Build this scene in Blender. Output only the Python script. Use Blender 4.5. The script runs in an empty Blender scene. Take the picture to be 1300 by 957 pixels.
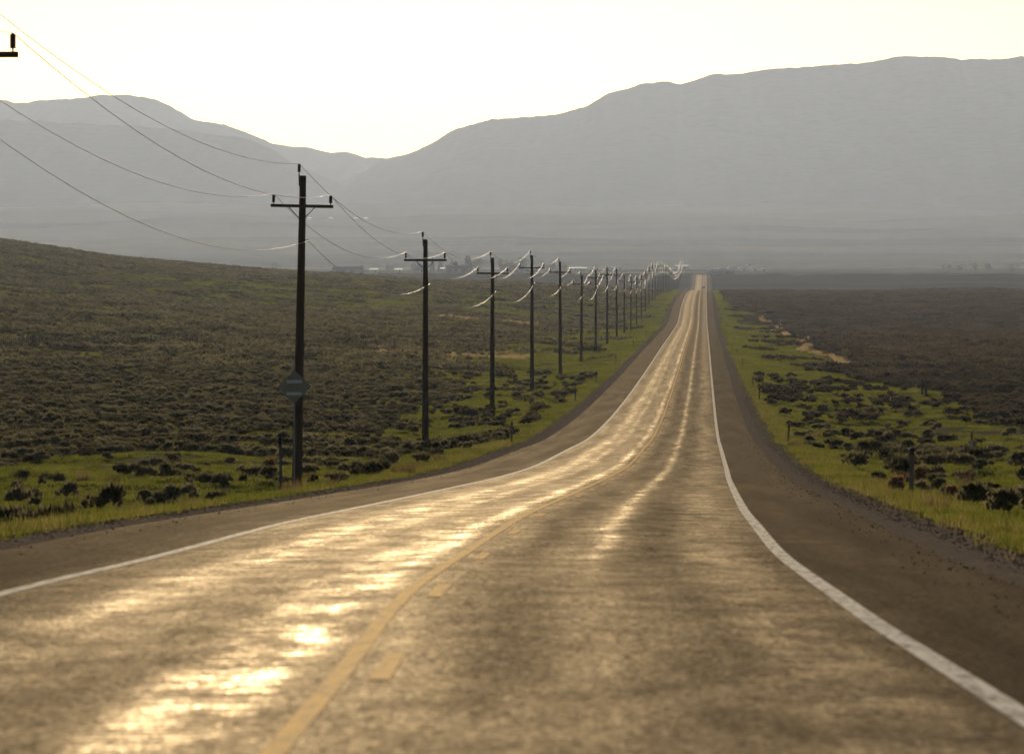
import bpy, bmesh, math, random
import numpy as np
from mathutils import Vector, Matrix

random.seed(7)
rng = np.random.default_rng(7)
SC = bpy.context.scene
COL = SC.collection
F = 6000.0            # focal length in pixels of the 1300 px wide photograph
VX, HY = 893.0, 335.0  # vanishing point of the road, horizon

# ------------------------------------------------------------------ helpers
def pchip(xs, ys):
    xs = np.array(xs, float); ys = np.array(ys, float)
    h = np.diff(xs); d = np.diff(ys) / h; m = np.zeros_like(xs)
    w1 = 2 * h[1:] + h[:-1]; w2 = h[1:] + 2 * h[:-1]
    ok = d[1:] * d[:-1] > 0
    with np.errstate(all='ignore'):
        m[1:-1] = np.where(ok, (w1 + w2) / (w1 / d[:-1] + w2 / d[1:]), 0)
    m[0] = d[0]; m[-1] = d[-1]
    def f(x):
        x = np.asarray(x, float); i = np.clip(np.searchsorted(xs, x) - 1, 0, len(xs) - 2)
        t = np.clip((x - xs[i]) / h[i], 0, 1)
        return (ys[i] * (1 + 2 * t) * (1 - t) ** 2 + h[i] * m[i] * t * (1 - t) ** 2
                + ys[i + 1] * t * t * (3 - 2 * t) + h[i] * m[i + 1] * t * t * (t - 1))
    return f

def ss(a, b, x):
    t = np.clip((np.asarray(x, float) - a) / (b - a), 0, 1)
    return t * t * (3 - 2 * t)

_perm = np.random.default_rng(3).random((512, 512))
def vnoise(x, y):
    x = np.asarray(x, float); y = np.asarray(y, float)
    xi = np.floor(x).astype(int); yi = np.floor(y).astype(int)
    fx = x - xi; fy = y - yi
    fx = fx * fx * (3 - 2 * fx); fy = fy * fy * (3 - 2 * fy)
    g = lambda a, b: _perm[a % 512, b % 512]
    return ((g(xi, yi) * (1 - fx) + g(xi + 1, yi) * fx) * (1 - fy)
            + (g(xi, yi + 1) * (1 - fx) + g(xi + 1, yi + 1) * fx) * fy)
def fbm(x, y, o=4):
    s = 0; a = .5; t = 0
    for k in range(o):
        s = s + a * vnoise(x * 2 ** k + 17.3 * k, y * 2 ** k + 9.1 * k); t += a; a *= .5
    return s / t

# ------------------------------------------------------------------ the lie of the land (y = metres ahead, z = metres above the lens)
D_T = [-400, 0, 27, 41, 55.6, 72.6, 89, 115, 159, 183, 223, 274, 353, 492, 572, 742, 942, 1181, 1269, 1372, 1568, 1853, 2050, 2185, 2400, 2660, 2900, 3137, 3600, 4000, 5000, 6500, 8000, 9500, 12000, 17000.]
Z_T = [8.6, -1.55, -2.43, -2.88, -3.43, -4.0, -4.6, -5.54, -7.07, -7.8, -8.8, -10.0, -11, -11.9, -12.26, -12.98, -13.97, -14.9, -14.1, -12.7, -11.6, -11.3, -11.6, -12.3, -14.8, -16.4, -16.7, -16.0, -8.4, -8.6, -8, -2, 38, 103, 160, 200.]
road_z = pchip(D_T, Z_T)
road_x = pchip([-400, 0, 27, 37, 46, 62, 89, 140, 183, 274, 490, 1600, 1850, 3137, 3600, 20000],
               [4, -1.3, -2.07, -2.40, -2.59, -2.79, -2.91, -2.88, -2.8, -2.82, -2.8, -2.75, -2.6, -1.75, -1.5, -1.4])
LE, RE = -6.15, 5.6       # pavement edges, metres from the centre line
LG, RG = -7.5, 7.1        # outer edges of the gravel

def hill_z(X, D):
    u = np.where(D < 1229, (D - 1229) / 724., (D - 1229) / 1415.)
    return 79 * np.exp(-np.maximum(0, (X + 590) / 296.) ** 2 - u ** 2)

def ground_z(X, D):
    X = np.asarray(X, float); D = np.asarray(D, float)
    r = road_z(D); s = X - road_x(D)
    near = ss(4200, 3300, D)
    out_l = ss(LG, LG - 7, s); out_r = ss(RG, RG + 6, s)
    off = -0.22 - .55 * out_l * ss(700, 60, D) - .45 * out_r - .35 * out_l
    bump = (fbm(X / 9, D / 14, 4) - .5) * 1.0 + (fbm(X / 2.2 + 40, D / 2.8, 3) - .5) * .32
    swell = (fbm(X / 60 + 5, D / 190, 3) - .5) * 3.0 * ss(18, 80, np.abs(s)) * ss(250, 700, D)
    away = np.maximum(out_l, out_r)
    z = r + near * (off + bump * away + swell + hill_z(X, D) * ss(12, 60, -s))
    inside = (s > LG) & (s < RG)
    z = np.where(inside & (D < 3700), r - .30, z)
    far = ss(3700, 5200, D)
    z = z + far * (fbm(X / 300, D / 500, 4) - .5) * (4 + 26 * ss(6500, 9500, D))
    return z

# ------------------------------------------------------------------ materials
class NT:
    def __init__(self, name):
        self.m = bpy.data.materials.new(name); self.m.use_nodes = True
        self.t = self.m.node_tree; self.t.nodes.clear()
        self.out = self.n('ShaderNodeOutputMaterial')
    def n(self, kind, **kw):
        nd = self.t.nodes.new(kind)
        for k, v in kw.items(): setattr(nd, k, v)
        return nd
    def l(self, a, b): self.t.links.new(a, b)
    def val(self, sock, v):
        if hasattr(v, 'is_linked') or hasattr(v, 'links'): self.l(v, sock)
        else: sock.default_value = v
    def noise(self, vec, scale, detail=4, rough=.55):
        nd = self.n('ShaderNodeTexNoise'); nd.inputs['Scale'].default_value = scale
        nd.inputs['Detail'].default_value = detail; nd.inputs['Roughness'].default_value = rough
        if vec is not None: self.l(vec, nd.inputs['Vector'])
        return nd.outputs['Fac']
    def ramp(self, fac, stops):
        nd = self.n('ShaderNodeValToRGB'); e = nd.color_ramp.elements
        while len(e) < len(stops): e.new(.5)
        for i, (p, c) in enumerate(stops):
            e[i].position = p; e[i].color = (c if len(c) == 4 else tuple(c) + (1,)) if hasattr(c, '__len__') else (c, c, c, 1)
        self.l(fac, nd.inputs['Fac']); return nd.outputs['Color']
    def mix(self, fac, a, b, mode='MIX'):
        nd = self.n('ShaderNodeMix', data_type='RGBA', blend_type=mode)
        self.val(nd.inputs[0], fac)
        self.val(nd.inputs[6], a if hasattr(a, 'links') else tuple(a) + ((1,) if len(a) == 3 else ()))
        self.val(nd.inputs[7], b if hasattr(b, 'links') else tuple(b) + ((1,) if len(b) == 3 else ()))
        return nd.outputs[2]
    def math(self, op, a, b=0.0, clamp=False):
        nd = self.n('ShaderNodeMath', operation=op, use_clamp=clamp)
        self.val(nd.inputs[0], a); self.val(nd.inputs[1], b); return nd.outputs[0]
    def scaled(self, vec, s):
        nd = self.n('ShaderNodeVectorMath', operation='MULTIPLY'); self.l(vec, nd.inputs[0]); nd.inputs[1].default_value = s
        return nd.outputs[0]
    def pos(self): return self.n('ShaderNodeNewGeometry').outputs['Position']
    def objc(self): return self.n('ShaderNodeTexCoord').outputs['Object']
    def uv(self): return self.n('ShaderNodeUVMap').outputs['UV']
    def attr(self, name): return self.n('ShaderNodeAttribute', attribute_name=name)
    def bump(self, h, strength=.4, dist=.02):
        nd = self.n('ShaderNodeBump'); nd.inputs['Strength'].default_value = strength; nd.inputs['Distance'].default_value = dist
        self.l(h, nd.inputs['Height']); return nd.outputs['Normal']
    def matte(self, col, normal=None):
        b = self.n('ShaderNodeBsdfDiffuse'); b.inputs['Roughness'].default_value = .5
        self.val(b.inputs['Color'], col)
        if normal is not None: self.l(normal, b.inputs['Normal'])
        self.l(b.outputs[0], self.out.inputs['Surface']); return self.m
    def pbr(self, col, rough=.8, metal=0., spec=.5, normal=None):
        b = self.n('ShaderNodeBsdfPrincipled')
        self.val(b.inputs['Base Color'], col if hasattr(col, 'links') else tuple(col) + (1,))
        self.val(b.inputs['Roughness'], rough); self.val(b.inputs['Metallic'], metal)
        self.val(b.inputs['Specular IOR Level'], spec)
        if normal is not None: self.l(normal, b.inputs['Normal'])
        self.l(b.outputs[0], self.out.inputs['Surface']); return self.m

def simple(name, col, rough=.7, metal=0., var=.25, scale=6., spec=.4, bump=.0):
    k = NT(name); p = k.objc(); f = k.noise(p, scale, 5)
    c = k.mix(f, tuple(v * (1 - var) for v in col), tuple(v * (1 + var) for v in col))
    nr = k.bump(k.noise(p, scale * 4, 4), bump, .02) if bump else None
    return k.pbr(c, rough, metal, spec, nr)

def leafy(name, dark, light, tip=None, trans=.4, scale=.02):
    k = NT(name); p = k.pos()
    f = k.noise(p, scale, 3)
    rnd = k.n('ShaderNodeObjectInfo').outputs['Random']
    f2 = k.math('ADD', k.math('MULTIPLY', f, .45), k.math('MULTIPLY', rnd, .62))
    c = k.ramp(f2, [(.22, dark), (.85, light)])
    if tip:
        a = k.attr('tip').outputs['Fac']
        c = k.mix(a, c, tip)
    d = k.n('ShaderNodeBsdfDiffuse'); t = k.n('ShaderNodeBsdfTranslucent'); mx = k.n('ShaderNodeMixShader')
    k.l(c, d.inputs['Color']); k.l(c, t.inputs['Color']); mx.inputs[0].default_value = trans
    k.l(d.outputs[0], mx.inputs[1]); k.l(t.outputs[0], mx.inputs[2]); k.l(mx.outputs[0], k.out.inputs['Surface'])
    return k.m

M = {}
M['sage'] = leafy('sagebrush_leaf', (.064, .055, .029), (.195, .172, .090), None, .48, .015)
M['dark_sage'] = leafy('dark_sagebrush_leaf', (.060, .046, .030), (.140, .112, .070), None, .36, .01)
M['grass'] = leafy('green_grass', (.068, .085, .013), (.190, .192, .027), (.28, .21, .085), .52, .35)
M['dry'] = leafy('dry_brush', (.13, .085, .04), (.26, .18, .085), None, .4, .5)
M['straw'] = leafy('straw_grass', (.26, .19, .09), (.48, .37, .19), None, .5, .2)
M['tree'] = leafy('tree_leaf', (.035, .045, .02), (.075, .09, .035), None, .25, .05)
M['pale_tree'] = leafy('pale_tree_leaf', (.10, .10, .045), (.18, .165, .07), None, .35, .05)
M['conifer'] = leafy('conifer_needle', (.03, .045, .03), (.05, .065, .04), None, .25, .05)
M['bark'] = simple('bark', (.10, .075, .05), .95, 0, .3, 12)
M['steel'] = simple('galvanised_steel', (.36, .355, .34), .7, 0, .15, 20)
M['sign_back'] = simple('aluminium_sign_back', (.36, .33, .29), .8, 0, .12, 9)
M['bracket'] = simple('bracket_aluminium', (.78, .80, .84), .6, 0, .1, 20)
M['porcelain'] = simple('insulator_porcelain', (.035, .028, .03), .25, 0, .2, 10, .5)
M['iron'] = simple('rusted_iron', (.07, .055, .045), .6, .4, .3, 30)
M['wire'] = simple('weathered_wire', (.20, .19, .175), .55, .42, .1, .3)
M['post_grey'] = simple('grey_delineator', (.115, .12, .125), .6, 0, .15, 20)
M['post_dark'] = simple('dark_reflector_cap', (.035, .028, .026), .8, 0, .2, 20)
M['post_red'] = simple('red_marker_cap', (.30, .05, .03), .6, 0, .2, 20)
M['post_white'] = simple('white_marker_post', (.62, .64, .65), .6, 0, .1, 20)
M['fence_post'] = simple('weathered_fence_post', (.075, .06, .047), .95, 0, .3, 15)
M['fence_wire'] = simple('fence_wire', (.16, .13, .10), .9, 0, .2, 3)
M['car_paint'] = simple('dark_car_paint', (.02, .022, .026), .25, .3, .05, 3, .6)
M['van_paint'] = simple('white_van_paint', (.75, .75, .73), .25, 0, .05, 3, .6)
M['car_glass'] = simple('car_glass', (.012, .014, .017), .06, 0, .05, 3, .8)
M['tyre'] = simple('tyre_rubber', (.02, .02, .02), .8, 0, .1, 8)
M['tail_light'] = simple('tail_light_lens', (.28, .015, .01), .3, 0, .1, 8)
M['plate'] = simple('number_plate', (.6, .6, .58), .5, 0, .1, 8)
M['barn_wall'] = simple('barn_wall', (.22, .17, .14), .9, 0, .2, .5)
M['pale_wall'] = simple('pale_wall', (.42, .40, .36), .9, 0, .15, .5)
M['metal_roof'] = simple('pale_metal_roof', (.34, .34, .33), .72, .15, .08, .4)
M['brown_roof'] = simple('brown_roof', (.13, .10, .085), .8, 0, .2, .5)
M['blue_roof'] = simple('blue_roof', (.10, .18, .32), .5, 0, .12, .5)
M['window'] = simple('dark_window', (.02, .022, .025), .1, 0, .1, 1, .7)
M['door'] = simple('barn_door', (.10, .085, .075), .8, 0, .2, 1)
k = NT('greenhouse_film'); d = k.n('ShaderNodeBsdfDiffuse'); t = k.n('ShaderNodeBsdfTranslucent'); mx = k.n('ShaderNodeMixShader')
cc = k.mix(k.noise(k.objc(), .5, 3), (.62, .60, .54), (.80, .78, .72))
k.l(cc, d.inputs[0]); k.l(cc, t.inputs[0]); mx.inputs[0].default_value = .55
k.l(d.outputs[0], mx.inputs[1]); k.l(t.outputs[0], mx.inputs[2]); k.l(mx.outputs[0], k.out.inputs['Surface']); M['film'] = k.m

# wooden pole: vertical grain
k = NT('creosoted_pole_wood'); p = k.objc()
g = k.noise(k.scaled(p, (14, 14, .5)), 1.6, 6, .65)
k.pbr(k.ramp(g, [(.3, (.040, .022, .012)), (.7, (.125, .072, .040))]), .85, 0, .3, k.bump(g, .6, .02)); M['pole'] = k.m
k = NT('crossarm_wood'); p = k.objc()
g = k.noise(k.scaled(p, (1, 14, 14)), 1.6, 6, .65)
k.pbr(k.ramp(g, [(.3, (.050, .025, .014)), (.7, (.130, .066, .036))]), .85, 0, .3, k.bump(g, .5, .02)); M['arm'] = k.m

# worn asphalt: UV is (metres from the centre line, metres along)
def asphalt(name, shoulder=False):
    k = NT(name); uv = k.uv()
    long_ = k.noise(k.scaled(uv, (1.1, .045, 1)), 1.0, 5, .6)        # long streaks along the lanes
    fine = k.noise(k.scaled(uv, (5, .35, 1)), 1.0, 5, .65)
    cross = k.noise(k.scaled(uv, (.22, 1.6, 1)), 1.0, 4, .6)           # seal coat laps across the lanes
    grain = k.noise(k.scaled(uv, (38, 38, 1)), 1.0, 3, .7)
    sp = k.n('ShaderNodeSeparateXYZ'); k.l(uv, sp.inputs[0]); u = sp.outputs[0]
    v_ = sp.outputs[1]
    wig = k.math('MULTIPLY', k.math('SUBTRACT', k.noise(k.scaled(uv, (0, .07, 1)), 1.0, 4, .6), .5), .45)
    uw = k.math('ADD', u, wig)
    # polished bands: the centre joint, a sealed crack, the wheel paths
    def band(c0, w, amp, near=None):
        e = k.math('DIVIDE', k.math('SUBTRACT', uw, c0), w); e = k.math('MULTIPLY', e, e)
        e = k.math('MULTIPLY', k.math('POWER', 2.718, k.math('MULTIPLY', e, -1.0)), amp)
        if near:
            mr = k.n('ShaderNodeMapRange', interpolation_type='SMOOTHSTEP'); k.l(v_, mr.inputs[0]); mr.inputs[1].default_value = near[0]; mr.inputs[2].default_value = near[1]; mr.inputs[3].default_value = near[2]; mr.inputs[4].default_value = near[3]
            e = k.math('MULTIPLY', e, mr.outputs[0])
        return e
    wp = band(-.40, .17, .9)
    for q in ((1.52, .15, .9, (40, 70, 0, 1)), (-2.3, .34, .5, None), (-.78, .25, .62, (46, 80, 1, .2)), (2.9, .5, .28, None), (-1.6, .2, .35, (46, 70, .2, 1))):
        wp = k.math('ADD', wp, band(*q))
    polish = k.math('MULTIPLY', wp, k.ramp(k.noise(k.scaled(uv, (1.3, .035, 1)), 1.0, 5, .6), [(.30, .20), (.62, 1.0)]), True)
    lane = band(-2.0, 1.7, 1.0)
    track = k.math('ADD', band(.75, .40, .8), k.math('ADD', band(2.15, .40, .8), k.math('ADD', band(-1.35, .3, .3), band(-3.0, .3, .4))), True)
    base = k.mix(long_, (.048, .034, .022), (.088, .064, .042))
    base = k.mix(k.math('MULTIPLY', track, .6), base, (.024, .018, .013))
    base = k.mix(k.ramp(fine, [(.35, 0.), (.7, 1.)]), base, (.095, .080, .060))
    base = k.mix(k.math('MULTIPLY', k.ramp(grain, [(.45, 0.), (.75, 1.)]), .5), base, (.15, .125, .095))
    h = k.math('ADD', k.math('MULTIPLY', grain, .6), k.math('MULTIPLY', cross, .5))
    nr = k.bump(h, .4, .012)
    streak = k.ramp(long_, [(.38, 0.), (.66, 1.)])
    patchy = k.ramp(k.noise(k.scaled(uv, (1.6, .50, 1)), 1.0, 6, .68), [(.38, .15), (.64, 1.)])
    speck = k.ramp(k.noise(k.scaled(uv, (14, 6, 1)), 1.0, 5, .75), [(.40, .35), (.66, 1.6)])
    lap = k.ramp(k.noise(k.scaled(uv, (.8, 4.5, 1)), 1.0, 4, .65), [(.42, .08), (.54, 1.)])
    spark = k.ramp(k.noise(k.scaled(uv, (46, 20, 1)), 1.0, 2, .6), [(.45, .7), (.68, 2.2)]); speck = k.math('MULTIPLY', speck, spark)
    glint = k.math('MULTIPLY', k.math('MULTIPLY', k.math('MULTIPLY', polish, patchy), speck), lap)
    if shoulder:
        base = k.mix(.35, base, (.078, .062, .048))
        fac = k.math('ADD', .011, k.math('MULTIPLY', k.math('MULTIPLY', streak, patchy), .014)); fac = k.math('MULTIPLY', fac, speck); rough = .60
    else:
        fac = k.math('ADD', .023, k.math('MULTIPLY', streak, .020)); fac = k.math('ADD', fac, k.math('MULTIPLY', lane, .010))
        fac = k.math('MULTIPLY', fac, k.math('SUBTRACT', 1.0, k.math('MULTIPLY', track, .38)))
        fac = k.math('MULTIPLY', fac, k.math('ADD', .55, k.math('MULTIPLY', patchy, .75))); fac = k.math('MULTIPLY', fac, speck)
        fac = k.math('ADD', fac, k.math('MULTIPLY', glint, .15))
        rough = k.math('SUBTRACT', .58, k.math('MULTIPLY', glint, .18))
    d = k.n('ShaderNodeBsdfDiffuse'); k.l(base, d.inputs[0]); k.l(nr, d.inputs['Normal'])
    gl = k.n('ShaderNodeBsdfGlossy'); gl.inputs['Color'].default_value = (1., .84, .60, 1); k.val(gl.inputs['Roughness'], rough); k.l(nr, gl.inputs['Normal'])
    mx = k.n('ShaderNodeMixShader'); k.val(mx.inputs[0], fac); k.l(d.outputs[0], mx.inputs[1]); k.l(gl.outputs[0], mx.inputs[2])
    k.l(mx.outputs[0], k.out.inputs['Surface']); return k.m
M['asphalt'] = asphalt('worn_asphalt'); M['shoulder'] = asphalt('shoulder_asphalt', True)
def paint(name, col, lo, hi, gloss):
    k = NT(name); uv = k.uv()
    wear = k.ramp(k.noise(k.scaled(uv, (9, 1.4, 1)), 1.0, 5, .7), [(lo, 0.), (hi, 1.)])
    c = k.mix(wear, (.07, .058, .044), col)
    nr = k.bump(k.noise(k.scaled(uv, (30, 30, 1)), 1, 3), .25, .01)
    d = k.n('ShaderNodeBsdfDiffuse'); k.l(c, d.inputs[0]); gl = k.n('ShaderNodeBsdfGlossy'); gl.inputs['Roughness'].default_value = .6; k.l(nr, gl.inputs['Normal'])
    gl.inputs['Color'].default_value = (1., .88, .70, 1)
    mx = k.n('ShaderNodeMixShader'); k.val(mx.inputs[0], gloss); k.l(d.outputs[0], mx.inputs[1]); k.l(gl.outputs[0], mx.inputs[2]); k.l(mx.outputs[0], k.out.inputs['Surface']); return k.m
M['white_paint'] = paint('white_road_paint', (.80, .79, .75), .30, .56, .03)
M['yellow_paint'] = paint('yellow_road_paint', (.66, .37, .045), .28, .56, .030)
k = NT('gravel'); p = k.pos()
v = k.n('ShaderNodeTexVoronoi'); v.inputs['Scale'].default_value = 9; k.l(p, v.inputs['Vector'])
c = k.mix(v.outputs['Color'], (.25, .185, .13), (.56, .44, .33)); c = k.mix(k.math('MULTIPLY', k.noise(p, .6, 3), .5), c, (.24, .19, .14))
k.matte(c, k.bump(v.outputs['Distance'], .9, .05)); M['gravel'] = k.m
M['stone'] = leafy('loose_stone', (.22, .165, .115), (.55, .43, .31), None, 0, 3)
# the ground: land cover comes from the 'cover' attribute (green, dry, dark soil), details from noise
k = NT('rangeland'); p = k.pos(); cv = k.attr('cover').outputs['Color']
sp = k.n('ShaderNodeSeparateColor'); k.l(cv, sp.inputs[0])
n1 = k.noise(p, .35, 6, .65); n2 = k.noise(p, 2.6, 5, .7)
soil = k.mix(n2, (.042, .037, .022), (.105, .088, .052))
green = k.mix(n1, (.062, .075, .014), (.150, .160, .030))
tan = k.mix(n1, (.22, .175, .105), (.42, .34, .205))
c = k.mix(sp.outputs[0], soil, green); c = k.mix(sp.outputs[1], c, tan); c = k.mix(sp.outputs[2], c, (.045, .037, .029))
k.matte(c, k.bump(n2, .7, .15)); M['ground'] = k.m
k = NT('mountain_slope'); p = k.pos()
n1 = k.noise(p, .004, 8, .62); n2 = k.noise(p, .03, 5, .7)
c = k.mix(n1, (.065, .060, .052), (.110, .099, .083)); c = k.mix(k.ramp(n2, [(.45, 0.), (.70, 1.)]), c, (.055, .057, .046))
k.matte(c); M['mountain'] = k.m

# ------------------------------------------------------------------ mesh tools
def npmesh(name, v, f, mat, parent=None, uv=None, attrs=None, smooth=False, link=True):
    me = bpy.data.meshes.new(name); v = np.asarray(v, np.float32); f = np.asarray(f, np.int32)
    nf, k = f.shape
    me.vertices.add(len(v)); me.vertices.foreach_set('co', v.ravel())
    me.loops.add(nf * k); me.loops.foreach_set('vertex_index', f.ravel())
    me.polygons.add(nf); me.polygons.foreach_set('loop_start', np.arange(0, nf * k, k, dtype=np.int32))
    me.polygons.foreach_set('loop_total', np.full(nf, k, np.int32))
    if smooth: me.polygons.foreach_set('use_smooth', np.ones(nf, bool))
    me.update(calc_edges=True)
    if uv is not None:
        l = me.uv_layers.new(name='UVMap'); l.data.foreach_set('uv', np.asarray(uv, np.float32)[f.ravel()].ravel())
    for nm, (ty, a) in (attrs or {}).items():
        at = me.attributes.new(nm, ty, 'POINT')
        a = np.asarray(a, np.float32)
        at.data.foreach_set('color' if ty == 'FLOAT_COLOR' else ('vector' if ty == 'FLOAT_VECTOR' else 'value'), a.ravel())
    me.materials.append(mat)
    o = bpy.data.objects.new(name, me)
    if link: COL.objects.link(o)
    if parent: o.parent = parent
    return o
def grid_faces(nr, nc):
    i = np.arange(nr - 1)[:, None] * nc + np.arange(nc - 1)[None, :]
    return np.stack([i, i + 1, i + nc + 1, i + nc], -1).reshape(-1, 4)

class MB:
    """collects boxes, tubes and lathes, then links them as one mesh"""
    def __init__(self): self.bm = bmesh.new()
    def box(self, c, s, rz=0, rx=0, ry=0, bevel=0):
        r = bmesh.ops.create_cube(self.bm, size=1); vs = r['verts']
        m = Matrix.Translation(c) @ Matrix.Rotation(rz, 4, 'Z') @ Matrix.Rotation(ry, 4, 'Y') @ Matrix.Rotation(rx, 4, 'X') @ Matrix.Diagonal((*s, 1))
        bmesh.ops.transform(self.bm, matrix=m, verts=vs)
        if bevel:
            es = list({e for v_ in vs for e in v_.link_edges})
            bmesh.ops.bevel(self.bm, geom=es, offset=bevel, segments=1, affect='EDGES')
        return self
    def tube(self, pts, rad, n=8, caps=True):
        pts = [Vector(q) for q in pts]; rad = rad if hasattr(rad, '__len__') else [rad] * len(pts)
        rings = []
        for i, q in enumerate(pts):
            t = (pts[min(i + 1, len(pts) - 1)] - pts[max(i - 1, 0)]).normalized()
            a = t.cross(Vector((0, 0, 1)) if abs(t.z) < .9 else Vector((1, 0, 0))).normalized(); b = t.cross(a)
            rings.append([self.bm.verts.new(q + (a * math.cos(6.28319 * j / n) + b * math.sin(6.28319 * j / n)) * rad[i]) for j in range(n)])
        for r0, r1 in zip(rings, rings[1:]):
            for j in range(n): self.bm.faces.new((r0[j], r0[(j + 1) % n], r1[(j + 1) % n], r1[j]))
        if caps: self.bm.faces.new(rings[0][::-1]); self.bm.faces.new(rings[-1])
        return self
    def prism(self, poly, y0, y1):
        """polygon in (x, z) extruded along y"""
        a = [self.bm.verts.new((x, y0, z)) for x, z in poly]; b = [self.bm.verts.new((x, y1, z)) for x, z in poly]
        n = len(poly); self.bm.faces.new(a); self.bm.faces.new(b[::-1])
        for j in range(n): self.bm.faces.new((a[j], b[j], b[(j + 1) % n], a[(j + 1) % n]))
        return self
    def build(self, name, mat, parent=None, smooth=False, loc=None):
        bmesh.ops.recalc_face_normals(self.bm, faces=self.bm.faces)
        me = bpy.data.meshes.new(name); self.bm.to_mesh(me); self.bm.free()
        if smooth:
            me.polygons.foreach_set('use_smooth', np.ones(len(me.polygons), bool))
        me.materials.append(mat); o = bpy.data.objects.new(name, me); COL.objects.link(o)
        if parent: o.parent = parent
        if loc: o.location = loc
        return o

def tag(o, label, cat, group=None, kind=None):
    if label: o['label'] = label
    if cat: o['category'] = cat
    if group: o['group'] = group
    if kind: o['kind'] = kind
    return o
def thing(name, label, cat, loc, rz=0, group=None):
    o = bpy.data.objects.new(name, None); o.empty_display_size = .2; COL.objects.link(o)
    o.location = loc; o.rotation_euler = (0, 0, rz); return tag(o, label, cat, group)
def copy_tree(o, parent=None):
    c = o.copy(); COL.objects.link(c)
    if parent is not None: c.parent = parent
    for ch in o.children: copy_tree(ch, c)
    return c
def gz(x, y): return float(ground_z(np.array([x]), np.array([y]))[0])

# ------------------------------------------------------------------ ground sheet
def geo(a, b, step0, g):
    out = [a]; s = step0
    while out[-1] < b: out.append(out[-1] + s); s = max(step0, (out[-1]) * g)
    return np.array(out)
ys = np.concatenate([np.arange(-300, 20, 8.), geo(20, 16500, 1.0, .010)])
xp = [0.]
while xp[-1] < 4200:
    x_ = xp[-1]; xp.append(x_ + (.65 if x_ < 34 else max(.65, min(x_ * .024, 200) if x_ < 600 else x_ * .06)))
xs = np.concatenate([-np.array(xp[:0:-1]), xp])
YY, XX = np.meshgrid(ys, xs, indexing='ij')
ZZ = ground_z(XX, YY)
S_ = XX - road_x(YY)

def cover_masks(X, D):
    """how green, how tan (bare, dry), how dark (dense brush floor) the land is"""
    s = X - road_x(D)
    wob = (fbm(X / 14 + 3, D / 40, 3) - .5)
    # left verge
    lv = 17 + 12 * ss(330, 560, D) - 9 * ss(700, 1500, D) + 48 * ss(268, 232, D + X * .12)
    gl = ss(lv + 4, lv - 4, -s + wob * 22) * (s < 0)
    gl = gl * ss(2500, 2000, D)
    bands = ss(.42, .60, fbm(X / 90 + 11, D / 75 + 4, 4)) * ss(700, 900, D) * (s < -25) * .8
    gl = np.maximum(gl, bands * ss(2700, 2200, D))
    # right verge
    rv = 17.2 + 9 * ss(620, 430, D) + 20 * ss(330, 150, D) - 5 * ss(1100, 1700, D)
    gr = ss(rv + 2, rv - 2, s + wob * 7) * (s > 0) * ss(2300, 2000, D)
    g = np.maximum(gl * ss(.18, .42, fbm(X / 6 + 70, D / 16, 3)), gr * ss(.06, .24, fbm(X / 6 + 70, D / 16, 3)))
    g = np.maximum(g, .55 * ss(.40, .62, fbm(X / 16 + 7, D / 30 + 3, 4)) * (s < 0) * ss(2700, 2200, D))
    far = ss(3700, 4200, D)
    g = np.maximum(g, far * np.maximum(ss(.42, .6, fbm(X / 500 + 8, D / 260 + 2, 3)), .8 * (X > 20) * ss(4150, 4300, D)) * ss(8000, 6000, D) * .9)
    # dry ground
    t = .85 * ss(.56, .72, fbm(X / 7 + 31, D / 22 + 7, 4)) * (np.abs(s) < 40) * ss(1400, 500, D)
    t = np.maximum(t, np.exp(-((D - 655) / 14) ** 2) * ss(-52, -46, X) * ss(-22, -28, X) * .9)
    t = np.maximum(t, np.exp(-((D - 1090) / 40) ** 2) * ss(-66, -60, X) * ss(-30, -42, X) * .8)
    tr = 17.4 + 1.6 * np.sin(D / 43) + .8 * np.sin(D / 17)
    t = np.maximum(t, np.exp(-((X - tr) / 1.9) ** 2) * ss(540, 590, D) * ss(1600, 1200, D) * .95)
    t = np.maximum(t, ss(2400, 2900, D) * ss(3900, 3500, D) * .35 * fbm(X / 200, D / 90, 3))
    t = np.maximum(t, far * ss(.45, .62, fbm(X / 900 + 3, D / 330 + 9, 4)) * .8 * np.where(X > 20, ss(5600, 6200, D), 1))
    t = np.maximum(t, ss(6800, 7600, D) * (1 - .3 * ss(8300, 9300, D)) * ss(.30, .6, fbm(X / 1200 + 1, D / 260 + 5, 3)) * (1. - .35 * ss(-200, 900, X)))
    t = np.where((np.abs(s) < 7.2) & (D < 3700), .2, t)
    dk = (s > rv) * ss(360, 560, D) * ss(2700, 2300, D) * .65 + (s < 0) * .25 * (1 - g) * ss(200, 260, D) * ss(1400, 600, D)
    return g, np.clip(t, 0, 1), np.clip(dk * (1 - t), 0, 1)
g_, t_, d_ = cover_masks(XX, YY)
cov = np.stack([g_, t_, d_, np.ones_like(g_)], -1).reshape(-1, 4)
ground = npmesh('ground', np.stack([XX, YY, ZZ], -1).reshape(-1, 3), grid_faces(len(ys), len(xs)), M['ground'],
                attrs={'cover': ('FLOAT_COLOR', cov)}, smooth=True)
tag(ground, None, None, kind='structure')

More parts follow.
